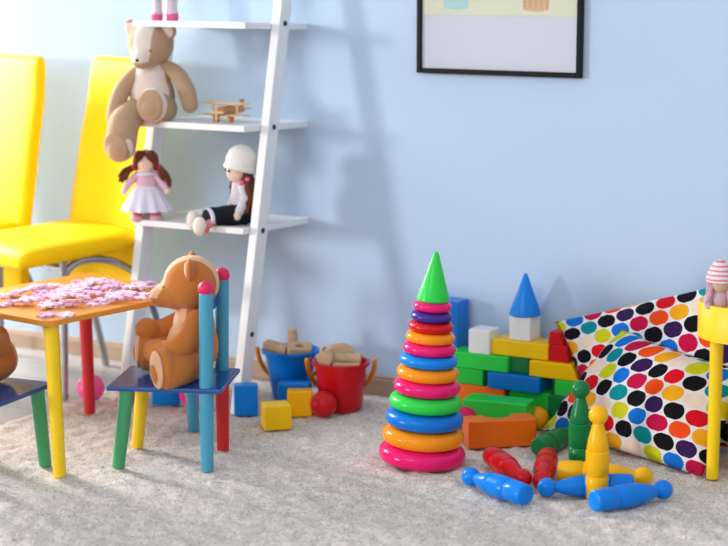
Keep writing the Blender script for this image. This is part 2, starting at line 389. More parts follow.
def make_bear(label, loc, rz, s, legs, arms, key, brown, beige, head_rot=(0, 0, 0), solebeige=True, armr=(.029, .035, .037, .035)):
    r = thing('teddy_bear', label, 'teddy bear', loc, rz, None, s)
    MB = mat(key + '_brown', brown, .9, .1, .3, 180, .08, sheen=.25); ML = mat(key + '_beige', beige, .9, .1, .3, 180, .05, sheen=.25); MK = mat('bead_black', (12, 12, 14), .2)
    mh = bear_fabric(key + '_head', brown, beige, lambda M, x, y, z: M('MULTIPLY', M('LESS_THAN', M('ABSOLUTE', x), .033), M('GREATER_THAN', z, -.022)))
    mb = bear_fabric(key + '_torso', brown, beige, lambda M, x, y, z: M('LESS_THAN', M('ADD', y, M('MULTIPLY', M('MULTIPLY', x, x), 3.0)), -.012))
    bm = bmesh.new(); ell(bm, (.082, .074, .088), (0, 0, .088), n=28); ell(bm, (.066, .060, .066), (0, .005, .148), n=24); ell(bm, (.042, .040, .03), (0, 0, .200), n=20)
    remesh(obj('torso', bm, mb, r), .005, 8)
    bm = bmesh.new(); ell(bm, (.080, .080, .078), (0, .008, .010), n=28); ell(bm, (.038, .046, .034), (0, -.068, -.022), n=24); ell(bm, (.054, .055, .050), (0, -.034, -.014), n=24)
    h = remesh(obj('head', bm, mh, r, (0, -.008, .258), rot=head_rot), .005, 9)
    obj('nose', E((.0085, .006, .006), (0, -.108, -.014)), MK, h)
    for sx in (-1, 1):
        obj('eye', E((.0052,) * 3, (sx * .030, -.066, .008)), MK, h)
        ear = obj('ear', E((.030, .013, .032), (sx * .068, .012, .058), Matrix.Rotation(sx * .45, 3, 'Y').to_euler()), MB, h)
        obj('ear_lining', E((.022, .007, .024), (sx * .068, .003, .058), Matrix.Rotation(sx * .45, 3, 'Y').to_euler()), ML, ear)
    for pts in arms:
        obj('arm', tube(pts, list(armr)[:len(pts)], n=14, seg=20), MB, r)
    for pts, sole_n in legs:
        lg = obj('leg', tube(pts, [.048, .054, .053][:len(pts)], n=10, seg=22), MB, r)
        e = V(pts[-1]); nrm = V(sole_n).normalized(); q = nrm.to_track_quat('Y', 'Z').to_euler()
        bm = E((.054, .030, .060), tuple(e + nrm * .012 + V((0, 0, .008))), q); 
        f = obj('foot', bm, MB if solebeige else ML, lg)
        bm = E((.047, .012, .054), tuple(e + nrm * .0345 + V((0, 0, .008))), q)
        obj('sole', bm, ML if solebeige else MB, f)
    return r
def face_ang(d): return math.atan2(d.y, d.x) + pi / 2
sp = fl(193, 376, .2385)
legs1 = [([(.045, -.01, .046), (.080, -.035, .048), (.112, -.072, .042)], (.32, -1, -.05)), ([(-.045, -.01, .046), (-.055, -.06, .052), (-.064, -.115, .058)], (-.1, -1, .05))]
arms1 = [[(.066, .01, .175), (.092, -.02, .125), (.088, -.07, .088), (.066, -.105, .09)], [(-.06, .0, .17), (-.088, -.045, .13), (-.078, -.10, .11), (-.06, -.125, .125)]]
BR1, BE1 = (194, 116, 54), (230, 178, 140)
make_bear('orange brown teddy bear seated sideways on the blue kids chair', sp, face_ang(-RT * .99 - FH * .14), 1.0, legs1, arms1, 'bear', BR1, BE1, (.06, 0, -.10))
b2 = wl(152.5, 122, -.325); b2.z = .8855
legs2 = [([(.045, -.01, .046), (.042, -.05, .05), (.034, -.085, .054)], (.0, -1, .10)), ([(-.045, -.06, .035), (-.062, -.115, .0), (-.070, -.13, -.075)], (-.2, -1, -.3))]
arms2 = [[(.055, .0, .190), (.095, -.005, .165), (.130, -.015, .11), (.146, -.025, .062)], [(-.06, -.01, .165), (-.088, -.05, .115), (-.102, -.075, .06), (-.108, -.085, .02)]]
make_bear('teddy bear in sunlit pale beige sitting on the shelf with one leg hanging down', b2, face_ang(-FH * .97 - RT * .22), .93, legs2, arms2, 'sunlit_bear', (186, 152, 122), (230, 212, 200), (.26, .05, -.10), solebeige=False, armr=(.023, .029, .031, .028))  # paler than the other bears: strong sunlight is put into the fabric colours
# bear on the left-edge chair, only its paw is in view
make_bear('brown teddy bear on the left edge chair, only its side in sight', V((C2.x, C2.y, .2385)) - F2 * .03 + V((-.075, 0, 0)), face_ang(F2), 1.0, legs1, arms1, 'bear', BR1, BE1)

# ------------------------------------------------------------------ dolls
SKIN = mat('doll_skin', (240, 205, 186), .85, .2); HAIR = mat('doll_hair', (112, 60, 40), .8, .25, .9, 160, .35); PINK = mat('doll_pink', (232, 112, 140), .8, .2, .4, 200, .15)
WFAB = mat('doll_lilac_white', (226, 222, 238), .85, .2, .3, 150, .06); PTOP = mat('doll_pink_top', (226, 180, 196), .85, .2, .4, 180, .15)
REDR = mat('doll_red_ribbon', (214, 30, 54), .6); BEAD = mat('bead_black', (12, 12, 14), .2)
def skirt_bm(r0, r1, z0, z1, folds=11, amp=.1, M=None, seg=66):
    rings = []
    for k in range(9):
        t = k / 8; r = r0 + (r1 - r0) * (t ** .7); z = z0 + (z1 - z0) * t
        rings.append([V((r * (1 + amp * t * cos(folds * 2 * pi * i / seg)) * cos(2 * pi * i / seg), .8 * r * (1 + amp * t * cos(folds * 2 * pi * i / seg)) * sin(2 * pi * i / seg), z)) for i in range(seg)])
    inner = [[p * .96 + V((0, 0, z0 * .04 * 0)) for p in rg] for rg in rings[::-1]]
    rings += [[V((p.x * .96, p.y * .96, p.z)) for p in rg] for rg in rings[::-1]]
    bm = loft(bmesh.new(), rings)
    if M: bmesh.ops.transform(bm, matrix=M, verts=bm.verts)
    return bm
def strands(bm, root, tip, n, spread, r, seed, sag=.2):
    q = random.Random(seed); root = V(root); tip = V(tip)
    for i in range(n):
        e = tip + V([q.uniform(-1, 1) * spread for _ in range(3)]); m = (root + e) / 2 + V([q.uniform(-1, 1) * spread * .6 for _ in range(3)]) + V((0, 0, sag * (tip - root).length * .3))
        tube([root + V([q.uniform(-1, 1) * r for _ in range(3)]), m, e], [r, r * 1.1, r * .35], bm, 6, 6)
    return bm
# rag doll with pigtails standing on the lowest visible shelf
def doll_pigtails():
    p = wl(147, 219, -.365); p.z = .5645
    r = thing('rag_doll', 'rag doll with brown pigtails and white skirt sitting on the shelf under the bear', 'doll', p, face_ang(-FH))
    for s in (-1, 1):
        l = obj('leg', tube([(s * .028, 0, .07), (s * .029, -.004, .04), (s * .030, -.006, .012)], [.016, .017, .017]), PINK, r)
        obj('shoe', E((.022, .027, .014), (s * .031, -.012, .0135)), mat('doll_shoe', (240, 170, 190), .7), l)
    obj('torso', E((.034, .026, .045), (0, 0, .125)), PTOP, r)
    obj('skirt', skirt_bm(.030, .080, .118, .036), WFAB, r)
    obj('collar', lathe([(.012, .168), (.030, .158), (.032, .152), (.012, .16)], 24), WFAB, r)
    for s in (-1, 1): 
        a = obj('arm', tube([(s * .028, 0, .150), (s * .05, -.008, .130), (s * .066, -.014, .108)], [.013, .0125, .010]), PTOP, r)
        obj('hand', E((.010, .010, .012), (s * .070, -.016, .100)), SKIN, a)
    h = obj('head', E((.029, .028, .034), (0, -.002, .190)), SKIN, r)
    bm = bmesh.new(); ell(bm, (.034, .032, .036), (0, .008, .197)); ell(bm, (.020, .018, .022), (-.019, -.012, .212)); ell(bm, (.020, .018, .022), (.019, -.012, .212))
    ell(bm, (.012, .02, .03), (-.031, -.002, .193)); ell(bm, (.012, .02, .03), (.031, -.002, .193))
    hr = remesh(obj('hair', bm, HAIR, h), .0035, 4)
    for s in (-1, 1):
        obj('pigtail', strands(bmesh.new(), (s * .042, 0, .176), (s * (.076 if s < 0 else .070), -.005, .140 if s < 0 else .125), 26, .013, .0055, 3 + s), HAIR, hr)
        obj('hair_ribbon', E((.011, .009, .009), (s * .040, -.004, .178)), REDR, hr)
doll_pigtails()
# doll with the knitted hat, seated in profile
def doll_hat():
    p = wl(241, 227, -.30); p.z = .5650
    r = thing('rag_doll', 'long haired doll in white knitted hat and black skirt seated against the ladder rail', 'doll', p, face_ang(-RT * .93 - FH * .36), None, 1.1)
    KN = mat('hat_knit', (236, 232, 226), .9, .1, .9, 130, .08); BLK = mat('doll_black_skirt', (26, 26, 32), .85, .2); GR = mat('doll_grey_top', (206, 202, 208), .9, .1, .6, 120, .35); CR = mat('doll_cream_shoe', (238, 228, 214), .8)
    for s in (-1, 1):
        l = obj('leg', tube([(s * .022, -.005, .026), (s * .030, -.06, .034), (s * .034 + .004, -.112, .012 + .008 * (s < 0))], [.012, .013, .012]), PINK if False else mat('doll_stocking', (196, 130, 130), .85), r)
        sh = obj('shoe', E((.017, .019, .028), (s * .036 + .004, -.135, .010 + .008 * (s < 0))), CR, l)
        obj('shoe_bow', E((.014, .009, .008), (s * .036 + .01, -.118, .0 + .014 * (s < 0))), mat('doll_bow', (226, 84, 112), .7), sh)
    bm = bmesh.new(); ell(bm, (.052, .060, .030), (0, -.036, .031), n=28); ell(bm, (.048, .040, .038), (0, .004, .039), n=24); ell(bm, (.054, .034, .028), (0, -.080, .030), n=24)
    sk = remesh(obj('skirt', bm, BLK, r), .004, 4)
    M = Matrix.Translation((0, -.098, .029)) @ Matrix.Rotation(pi / 2, 4, 'X') @ Matrix.Diagonal((1, .52, 1, 1))
    obj('skirt_hem', lathe([(.045, -.005), (.052, -.005), (.053, .004), (.046, .005)], 30, None, M, closed=True), WFAB, sk)
    obj('torso', tube([(0, .006, .05), (0, .0, .09), (0, -.004, .125)], [.032, .029, .020], n=10, seg=20), GR, r)
    for s in (-1, 1):
        a = obj('arm', tube([(s * .030, -.002, .120), (s * .044, .0, .085), (s * .045, -.018, .048)], [.014, .015, .013]), GR, r)
        obj('hand', E((.011, .012, .012), (s * .045, -.026, .034)), SKIN, a)
    h = obj('head', E((.031, .033, .034), (0, -.008, .158)), SKIN, r)
    for s in (-1, 1): obj('eye', E((.0042,) * 3, (s * .014, -.039, .162)), BEAD, h)
    hat = obj('knitted_hat', lathe([(.030, -.004), (.041, -.004), (.045, .010), (.046, .026), (.042, .046), (.032, .060), (.016, .069), (.002, .071)], 40, None, Matrix.Translation((0, -.002, .165)) @ Matrix.Rotation(radians(-14), 4, 'X')), KN, h)
    M = Matrix.Translation((0, -.002, .163)) @ Matrix.Rotation(radians(-14), 4, 'X')
    obj('hat_brim', lathe([(.040, -.004), (.047, -.002), (.049, .006), (.046, .014), (.040, .012)], 40, None, M, closed=True), KN, hat)
    bm = bmesh.new(); ell(bm, (.034, .028, .036), (0, .010, .152)); strands(bm, (0, .022, .14), (0, .032, .068), 34, .020, .008, 5); strands(bm, (.032, .008, .135), (.046, .012, .058), 44, .018, .007, 6, .1); strands(bm, (-.030, .002, .135), (-.040, -.010, .100), 10, .010, .006, 7, .1)
    hr = obj('hair', bm, HAIR, h)
    obj('hair_tie', E((.009, .009, .008), (.036, -.008, .128)), PINK, hr); obj('hair_tie', E((.009, .009, .008), (.038, .008, .138)), PINK, hr)
doll_hat()
def doll_top():
    p = wl(165, 17, -.33); p.z = 1.2005
    r = thing('rag_doll', 'doll in pink shoes standing on the top shelf, only its legs showing', 'doll', p, face_ang(-FH))
    for s in (-1, 1):
        l = obj('leg', tube([(s * .022, 0, .10), (s * .023, -.002, .06), (s * .024, -.004, .03)], [.015, .015, .015]), mat('doll_stocking_pale', (222, 210, 220), .85, .2, .3, 90, .1), r)
        obj('shoe', tube([(s * .024, .004, .030), (s * .025, -.004, .018), (s * .026, -.012, .0175)], [.018, .019, .0165]), mat('doll_hot_pink', (240, 104, 144), .8, .1, .4, 200), l)
    obj('skirt', skirt_bm(.026, .06, .15, .085), WFAB, r); obj('torso', E((.03, .024, .042), (0, 0, .165)), PTOP, r); h = obj('head', E((.03, .03, .034), (0, 0, .235)), SKIN, r)
    obj('hair', E((.034, .032, .034), (0, .008, .243)), HAIR, h)
    for s in (-1, 1): obj('arm', tube([(s * .026, 0, .19), (s * .05, -.005, .15)], [.012, .011]), PTOP, r)
doll_top()

# ------------------------------------------------------------------ wooden toy plane
def plane():
    p = wl(230, 122, -.24); p.z = .8855
    WD = wood_mat('plane_wood', (236, 196, 146), (6, 30, 30), .55, .5); WD2 = wood_mat('plane_wood_dark', (208, 150, 102), (6, 30, 30), .55, .5)
    r = thing('toy_plane', 'small wooden toy biplane on the shelf beside the pale bear', 'toy plane', p, face_ang(-FH * .75 - RT * .50), None, 1.12)
    obj('fuselage', tube([(0, -.045, .034), (0, 0, .036), (0, .06, .034)], [.013, .014, .007], n=10), WD2, r)
    obj('wing', B((.155, .032, .005), (0, -.02, .058)), WD, r, smooth=False, bevel=.002); obj('wing', B((.15, .032, .005), (0, -.02, .024)), WD, r, smooth=False, bevel=.002)
    obj('tailplane', B((.06, .02, .004), (0, .055, .038)), WD, r, smooth=False, bevel=.0015); obj('fin', B((.004, .02, .024), (0, .056, .052)), WD2, r, smooth=False, bevel=.0015)
    for s in (-1, 1):
        obj('strut', tube([(s * .042, -.02, .024), (s * .042, -.02, .058)], .0032, seg=8), WD, r)
        obj('wheel', lathe([(.013, -.004), (.013, .004)], 20, None, Matrix.Translation((s * .026, -.03, .0132)) @ Matrix.Rotation(pi / 2, 4, 'Y')), WD2, r, bevel=.001)
    obj('axle', tube([(-.026, -.03, .0132), (.026, -.03, .0132)], .002, seg=8), WD, r)
    bm = B((.006, .004, .05), (0, -.062, .034)); box(bm, (.05, .004, .006), (0, -.062, .034)); obj('propeller', bm, WD, r, smooth=False, bevel=.001)
plane()

# ------------------------------------------------------------------ balls
def ball(label, px, py_bottom, rad, m, at=None):
    p = at or fl(px, py_bottom); o = obj('toy_ball', E((rad,) * 3, n=40), m, None, (p.x, p.y, rad - .001)); return tag(o, label, 'ball')
HP = plastic('plastic_hot_pink', (236, 40, 120)); PKB = plastic('plastic_bright_pink', (255, 96, 172), .15); RD = plastic('plastic_red', (208, 18, 30)); OR = plastic('plastic_orange', (246, 112, 20)); OY = plastic('plastic_amber', (248, 160, 20))
BL = plastic('plastic_blue', (0, 116, 210)); GN = plastic('plastic_green', (40, 196, 66)); DG = plastic('plastic_dark_green', (16, 120, 62)); YE = plastic('plastic_yellow', (255, 202, 0)); MG = plastic('plastic_magenta', (226, 20, 96)); PU = plastic('plastic_purple', (66, 44, 140)); WH = plastic('plastic_white', (236, 236, 236)); SKB = plastic('plastic_sky', (0, 130, 226)); LG = plastic('plastic_light_green', (46, 210, 74)); OCH = plastic('plastic_ochre', (250, 184, 0))
ball('bright pink ball on the rug behind the red table leg', 91, 401, .045, PKB)
ball('pink ball between the blue blocks, seen under the kids chair seat', 197, 409, .056, HP)
ball('small hot pink ball behind the green leg of the kids chair', 130, 403, .036, HP)
ball('red ball in front of the red bucket', 323.5, 417, .042, RD)
ball('amber ball behind the right end of the orange arch block', 537.5, 429, .035, OY)
ball('magenta ball half hidden behind the bottom rings of the ring tower', 466.5, 429.5, .037, MG)

# ------------------------------------------------------------------ cubes on the rug
def cube(label, px, py, size, m, rz, name='toy_block'):
    p = fl(px, py); o = obj(name, B((size[0], size[1], size[2])), m, None, (p.x, p.y, size[2] / 2 - .001), bevel=.006, rot=(0, 0, rz)); return tag(o, label, 'toy block')
A0 = YAW
cube('blue block on the rug beside the red leg of the kids chair', 246, 414, (.075, .048, .098), SKB, A0 + .1)
cube('blue block under the kids chair seat between the yellow and light blue legs', 167, 403, (.088, .06, .10), SKB, A0 - .05)
cube('bright yellow cube in front, nearest the camera of the cubes', 276, 427, (.085, .082, .075), YE, A0 + .22)
cube('darker yellow cube between the two buckets, left of the red ball', 300, 415, (.078, .048, .083), OCH, A0 + .02)
p = fl(295, 407.5)
o = obj('toy_block', B((.108, .044, .088)), SKB, None, (p.x, p.y, .043), bevel=.014, rot=(0, 0, A0))
tag(o, 'rounded blue block lying in front of the blue bucket', 'toy block')

# ------------------------------------------------------------------ buckets with wooden blocks
def bucket(label, px, py, m, R, H, r0, rz, n_flat=0):
    p = fl(px, py); r = thing('toy_bucket', label, 'bucket', (p.x, p.y, 0), rz)
    pr = [(.001, .0), (r0 - .004, 0), (r0, .004), (R - .006, H - .012), (R + .004, H - .012), (R + .005, H - .002), (R, H), (R - .006, H - .002), (r0 - .006, .008), (.001, .006)]
    obj('bucket_body', lathe(pr, 56), m, r)
    pts = []
    for k in range(17):
        t = pi * k / 16; c = cos(t); s = sin(t)
        pts.append((math.copysign(abs(c) ** .45, c) * (R + .020 - .012 * abs(s)) , .018 + .060 * s, H - .008 - .105 * abs(s) ** .9 + (.0 if 0 < k < 16 else .004)))
    obj('bucket_handle', tube(pts, .0080, n=48, seg=10), plastic('plastic_handle', (240, 146, 20)), r)
    return p
bp = bucket('blue toy bucket full of wooden blocks, nearer the ladder shelf', 291, 397.5, BL, .089, .163, .060, A0)
rp = bucket('red toy bucket full of wooden blocks behind the red ball', 341, 408, RD, .088, .155, .067, A0)
WB = wood_mat('beech', (206, 172, 136), (3, 25, 25), .6, .35)
def wpt(p, dr, df, z): return (p.x + RT.x * dr + FH.x * df, p.y + RT.y * dr + FH.y * df, z)
def wooden(label, bm, loc, rot, g): return tag(obj('wooden_block', bm, WB, None, loc, bevel=.0025, rot=rot), label, 'wooden block', g)
g1, g2 = 'wooden blocks in the blue bucket', 'wooden blocks in the red bucket'
wooden('square ended wooden beam leaning out on the shelf side of the blue bucket', B((.085, .036, .036)), wpt(bp, -.045, -.010, .165), (.1, .12, A0 - .5), g1)
wooden('upright wooden cylinder sticking out of the blue bucket', lathe([(.0165, -.045), (.0165, .045)], 28), wpt(bp, .008, .025, .176), (.03, -.08, 0), g1)
bm = bmesh.new(); n = 24
def holed(bm, w_, d_, h_, R_):
    o = []; i_ = []
    for k in range(n):
        a = 2 * pi * k / n + pi / n; c, s = cos(a), sin(a); f = 1 / max(abs(c), abs(s)); o.append((c * f * w_ / 2, s * f * d_ / 2)); i_.append((c * R_, s * R_))
    return loft(bm, [[(x, y, -h_ / 2) for x, y in o], [(x, y, h_ / 2) for x, y in o], [(x, y, h_ / 2) for x, y in i_], [(x, y, -h_ / 2) for x, y in i_], [(x, y, -h_ / 2) for x, y in o]], cap=False)
holed(bm, .078, .06, .034, .014); bmesh.ops.remove_doubles(bm, verts=bm.verts, dist=1e-6)
wooden('wooden block with a round hole lying on top in the blue bucket', bm, wpt(bp, .030, -.030, .164), (.25, .05, A0), g1)
wooden('wooden bar low at the rim of the blue bucket', B((.07, .03, .03)), wpt(bp, -.008, .005, .150), (0, .1, A0 + .9), g1)
wooden('wooden bar standing up behind in the blue bucket', B((.028, .03, .08)), wpt(bp, -.02, .035, .125), (.1, .1, A0 + .2), g1)
wooden('round wooden disc upright at the left rim of the red bucket', lathe([(.027, -.011), (.027, .011)], 32), wpt(rp, -.048, -.030, .166), (pi / 2 + .15, .2, A0 - .5), g2)
wooden('large wooden block with angled ends behind in the red bucket', loft(bmesh.new(), [[(x, y, z) for x, z in ((-.045, -.02), (.045, -.02), (.045, .012), (.022, .026), (-.015, .026), (-.045, .008))] for y in (-.018, .018)]), wpt(rp, -.005, .025, .175), (0, 0, A0 + .1), g2)
wooden('wooden cylinder lying across the red bucket', lathe([(.017, -.042), (.017, .042)], 28), wpt(rp, .022, -.012, .164), (pi / 2, .0, A0 + pi / 2 - .1), g2)
wooden('flat wooden board along the front rim of the red bucket', B((.085, .03, .014)), wpt(rp, .018, -.045, .148), (0, 0, A0), g2)
wooden('wooden block low in the middle of the red bucket', B((.06, .045, .04)), wpt(rp, -.01, -.005, .135), (.1, .1, A0 + .4), g2)

# ------------------------------------------------------------------ ring tower
def ring_tower():
    p = fl(421.5, 462); r = thing('stacking_ring_tower', 'tall tower of twelve coloured stacking rings with a green cone on top', 'stacking toy', (p.x, p.y, 0))
    k = .00282; kz = .00268; lean = Matrix.Rotation(radians(3.6), 4, Vector((-RT.y, RT.x, 0)).normalized())
    hw = [19.3, 20.9, 22.4, 24.6, 26.6, 29, 31.2, 33.6, 36.5, 39.0, 41.3, 43.7][::-1]; th = [10.8, 10.4, 11, 11.6, 12.2, 13, 14.2, 15.4, 17.2, 18.4, 19.4, 20.0][::-1]
    cols = [(HP2, 'lowest magenta ring'), (OY2, 'large orange ring'), (BL, 'large blue ring'), (LG, 'green ring'), (HP2, 'magenta ring above the green one'), (OY2, 'orange ring in the middle'), (SKB, 'blue ring in the middle'), (HP2, 'pink ring below the small orange one'), (OY2, 'small orange ring'), (RD, 'red ring'), (PU, 'purple ring'), (HP2, 'topmost small pink ring')]
    z = -.001
    for i in range(12):
        R = hw[i] * k; rz = th[i] * kz / 2 * 1.045 * .96; rr = min(rz * 1.25, R * .45); z += rz
        prof = [(R - rr + rr * cos(a) , z + rz * math.copysign(abs(sin(a)) ** .9, sin(a))) for a in [2 * pi * j / 20 for j in range(20)]]
        o = obj('ring', lathe(prof, 56, None, lean, closed=True), cols[i][0], r); o['label'] = cols[i][1]
        z += rz
    obj('pole', lathe([(.014, .002), (.012, z)], 20, None, lean), WH, r)
    H = .138
    obj('cone', lathe([(.001, z), (.043, z), (.046, z + .004), (.045, z + .012), (.008, z + H - .006), (.004, z + H), (.001, z + H + .001)], 48, None, lean), LG, r)['label'] = 'green cone on top'
HP2 = plastic('plastic_ring_pink', (236, 24, 112), .2); OY2 = plastic('plastic_ring_orange', (250, 146, 16), .2)
ring_tower()

# ------------------------------------------------------------------ block castle
def blk(label, x0, x1, y0, y1, z0, z1, m, rz=0, bev=.004):
    o = obj('toy_block', B((x1 - x0, y1 - y0, z1 - z0)), m, None, ((x0 + x1) / 2, (y0 + y1) / 2, (z0 + z1) / 2), bevel=bev, rot=(0, 0, rz)); return tag(o, label, 'toy block')
def arch(label, L_, D_, H_, m, loc, rot, R_=.045):
    pts = [(-L_ / 2, 0), (-L_ / 2, H_), (L_ / 2, H_), (L_ / 2, 0), (R_, 0)] + [(R_ * cos(pi * k / 14), R_ * .75 * sin(pi * k / 14)) for k in range(1, 14)] + [(-R_, 0)]
    o = obj('arch_block', loft(bmesh.new(), [[(x, y, z - H_ / 2) for x, z in pts] for y in (-D_ / 2, D_ / 2)]), m, None, loc, bevel=.005, rot=rot); return tag(o, label, 'toy block')
Yf, Yb = -.150, -.058
blk('blue upright block standing against the wall right behind the ring tower', -2.57, -2.458, -.10, -.02, -.002, .345, BL)
blk('long orange block at the bottom left of the castle behind the green bridge', -2.46, -2.272, Yf, Yb, -.002, .0995, OR)
blk('green block under the long green one at the left end of the castle', -2.47, -2.345, Yf, Yb, .1, .1495, GN)
blk('long bright green block carrying the lower white cube', -2.47, -2.262, Yf, Yb, .15, .2, LG)
blk('blue long block in the middle of the castle below the gap', -2.326, -2.15, Yf - .01, Yb, .1, .1495, BL)
blk('green block at the bottom, under the right half of the long blue block', -2.262, -2.115, Yf + .015, Yb, -.002, .0995, GN)
blk('small green block at the right end of the castle under the lower yellow block', -2.105, -1.99, Yf, Yb, .1, .1495, LG)
blk('dark green block low beside the amber ball', -2.125, -1.985, -.152, -.06, -.002, .0995, DG, 0)
o = obj('toy_block', loft(bmesh.new(), [[(x, y, z) for x, z in ((-.078, -.0245), (.085, -.0245), (.062, .0245), (-.078, .0245))] for y in (-.046, .046)]), YE, None, (-2.112, (Yf + Yb) / 2, .1748), bevel=.004)
tag(o, 'yellow block with slanted end touching the polka dot cushion', 'toy block')
blk('dark blue block behind in the gap of the castle', -2.27, -2.20, -.13, -.06, .15, .2005, DG)
blk('upper yellow long block carrying the white cube and blue cone', -2.325, -2.135, -.135, -.045, .201, .25, YE)
blk('white cube alone on the green block at the left of the castle', -2.397, -2.325, -.148, -.074, .2, .276, WH)
blk('white cube under the blue cone', -2.271, -2.199, -.122, -.048, .25, .325, WH, -.05)
o = obj('toy_cone', lathe([(.001, 0), (.046, 0), (.049, .003), (.048, .010), (.006, .126), (.001, .131)], 48), SKB, None, (-2.2345, -.085, .325)); tag(o, 'blue cone on top of the white cube', 'toy cone')
o = obj('toy_block', loft(bmesh.new(), [[(x, y, z) for x, z in ((-.03, 0), (.045, 0), (.035, .05), (-.018, .05))] for y in (-.035, .035)]), RD, None, (-2.113, -.095, .2), bevel=.003); tag(o, 'red wedge block on the slanted yellow block beside the cushion', 'toy block')
o = obj('toy_block', loft(bmesh.new(), [[(x, y, z) for x, z in ((-.025, 0), (.025, 0), (.012, .04), (-.02, .04))] for y in (-.03, .03)]), RD, None, (-2.115, -.095, .2502), bevel=.003); tag(o, 'smaller red wedge block topmost beside the cushion corner', 'toy block')
o = obj('toy_block', B((.205, .085, .098)), LG, None, (-2.240, -.255, .048), bevel=.007, rot=(0, 0, .12)); tag(o, 'long green block lying right behind the orange notched block', 'toy block')
def notched():
    L_, D_, H_, Rn = .205, .078, .082, .042
    pts = [(-L_ / 2, -D_ / 2), (L_ / 2, -D_ / 2), (L_ / 2, D_ / 2), (Rn, D_ / 2)] + [(Rn * cos(pi * k / 14), D_ / 2 - Rn * .95 * sin(pi * k / 14)) for k in range(1, 14)] + [(-Rn, D_ / 2), (-L_ / 2, D_ / 2)]
    o = obj('arch_block', loft(bmesh.new(), [[(x, y, z - H_ / 2) for x, y in pts] for z in (0, H_)]), OR, None, (-2.168, -.405, H_ / 2 - .001), bevel=.005, rot=(0, 0, radians(41)))
    return tag(o, 'orange arch block lying on its side in front of the castle', 'toy block')
notched()

# ------------------------------------------------------------------ skittles
PIN_H = .255
def pin_bm():
    H = PIN_H; P = [(.001, 0), (.093, 0), (.105, .008), (.110, .02), (.118, .14), (.119, .248), (.113, .256), (.107, .262), (.113, .268), (.120, .276), (.124, .38), (.122, .515), (.114, .523), (.108, .529), (.112, .536), (.116, .545), (.100, .64), (.078, .73), (.060, .79), (.056, .812)]
    for k in range(1, 13):
        a = radians(-62 + 152 * k / 12); P.append((.101 * cos(a), .898 + .102 * sin(a)))
    P.append((.0005, 1.0)); return lathe([(r * H, z * H) for r, z in P], 40)
def pin(label, m, head=None, basep=None, up=None):
    o = obj('skittle', pin_bm(), m); tag(o, label, 'skittle', 'bowling skittles on the rug')
    if up: o.location = (up.x, up.y, -.001); return o
    hp, bp_ = fl(*head), fl(*basep); d = (hp - bp_); d.z = 0; d.normalize()
    # rests on its belly and head
    q = (d + V((0, 0, -.01))).to_track_quat('Z', 'Y'); o.rotation_mode = 'QUATERNION'; o.rotation_quaternion = q
    o.location = (bp_.x, bp_.y, PIN_H * .122); return o
pin('green skittle standing upright behind the yellow one', DG, up=fl(579, 469))
pin('yellow skittle standing upright among the fallen ones', OY3 if 'OY3' in globals() else plastic('plastic_skittle_yellow', (254, 186, 10)), up=fl(596.5, 499))
SY = MC['plastic_skittle_yellow']
SB = plastic('plastic_skittle_blue', (0, 128, 228)); SR = plastic('plastic_skittle_red', (206, 14, 26))
def lying(label, m, bpx, hpx, away):
    """bpx, hpx: photo pixels of the base end and the head; away: +1 when the head is the farther end"""
    b = fl(bpx[0], bpx[1], .031); h = fl(hpx[0], hpx[1], .026); L_ = PIN_H * .90
    dr = (h - b).dot(RT); dr = max(-L_, min(L_, dr)); df = away * sqrt(L_ * L_ - dr * dr)
    d = (RT * dr + FH * df).normalized(); mid = fl((bpx[0] + hpx[0]) / 2, (bpx[1] + hpx[1]) / 2, .030); st = mid - d * (L_ / 2)
    o = obj('skittle', pin_bm(), m); tag(o, label, 'skittle', 'bowling skittles on the rug')
    o.rotation_mode = 'QUATERNION'; o.rotation_quaternion = (d + V((0, 0, -.02))).to_track_quat('Z', 'Y'); o.location = (st.x, st.y, PIN_H * .123); return o
lying('dark green skittle lying behind the two standing ones', DG, (539, 447), (574, 431), 1)
lying('red skittle lying nearer the ring tower, its head pointing at the blue ones', SR, (491, 455), (522, 477), -1)
lying('red skittle lying end on with its base away, right of the other red one', SR, (547, 453), (543, 483), -1)
lying('yellow skittle lying behind the standing yellow one', SY, (558, 470), (643, 476), -1)
lying('blue skittle lying nearest the ring tower with its head to the left', SB, (525, 492), (471, 479), 1)
lying('blue skittle lying half under the others behind the standing yellow one', SB, (630, 477), (550, 494), -1)
lying('blue skittle lying in front with its round base toward the standing yellow one', SB, (594, 500), (664, 490), 1)

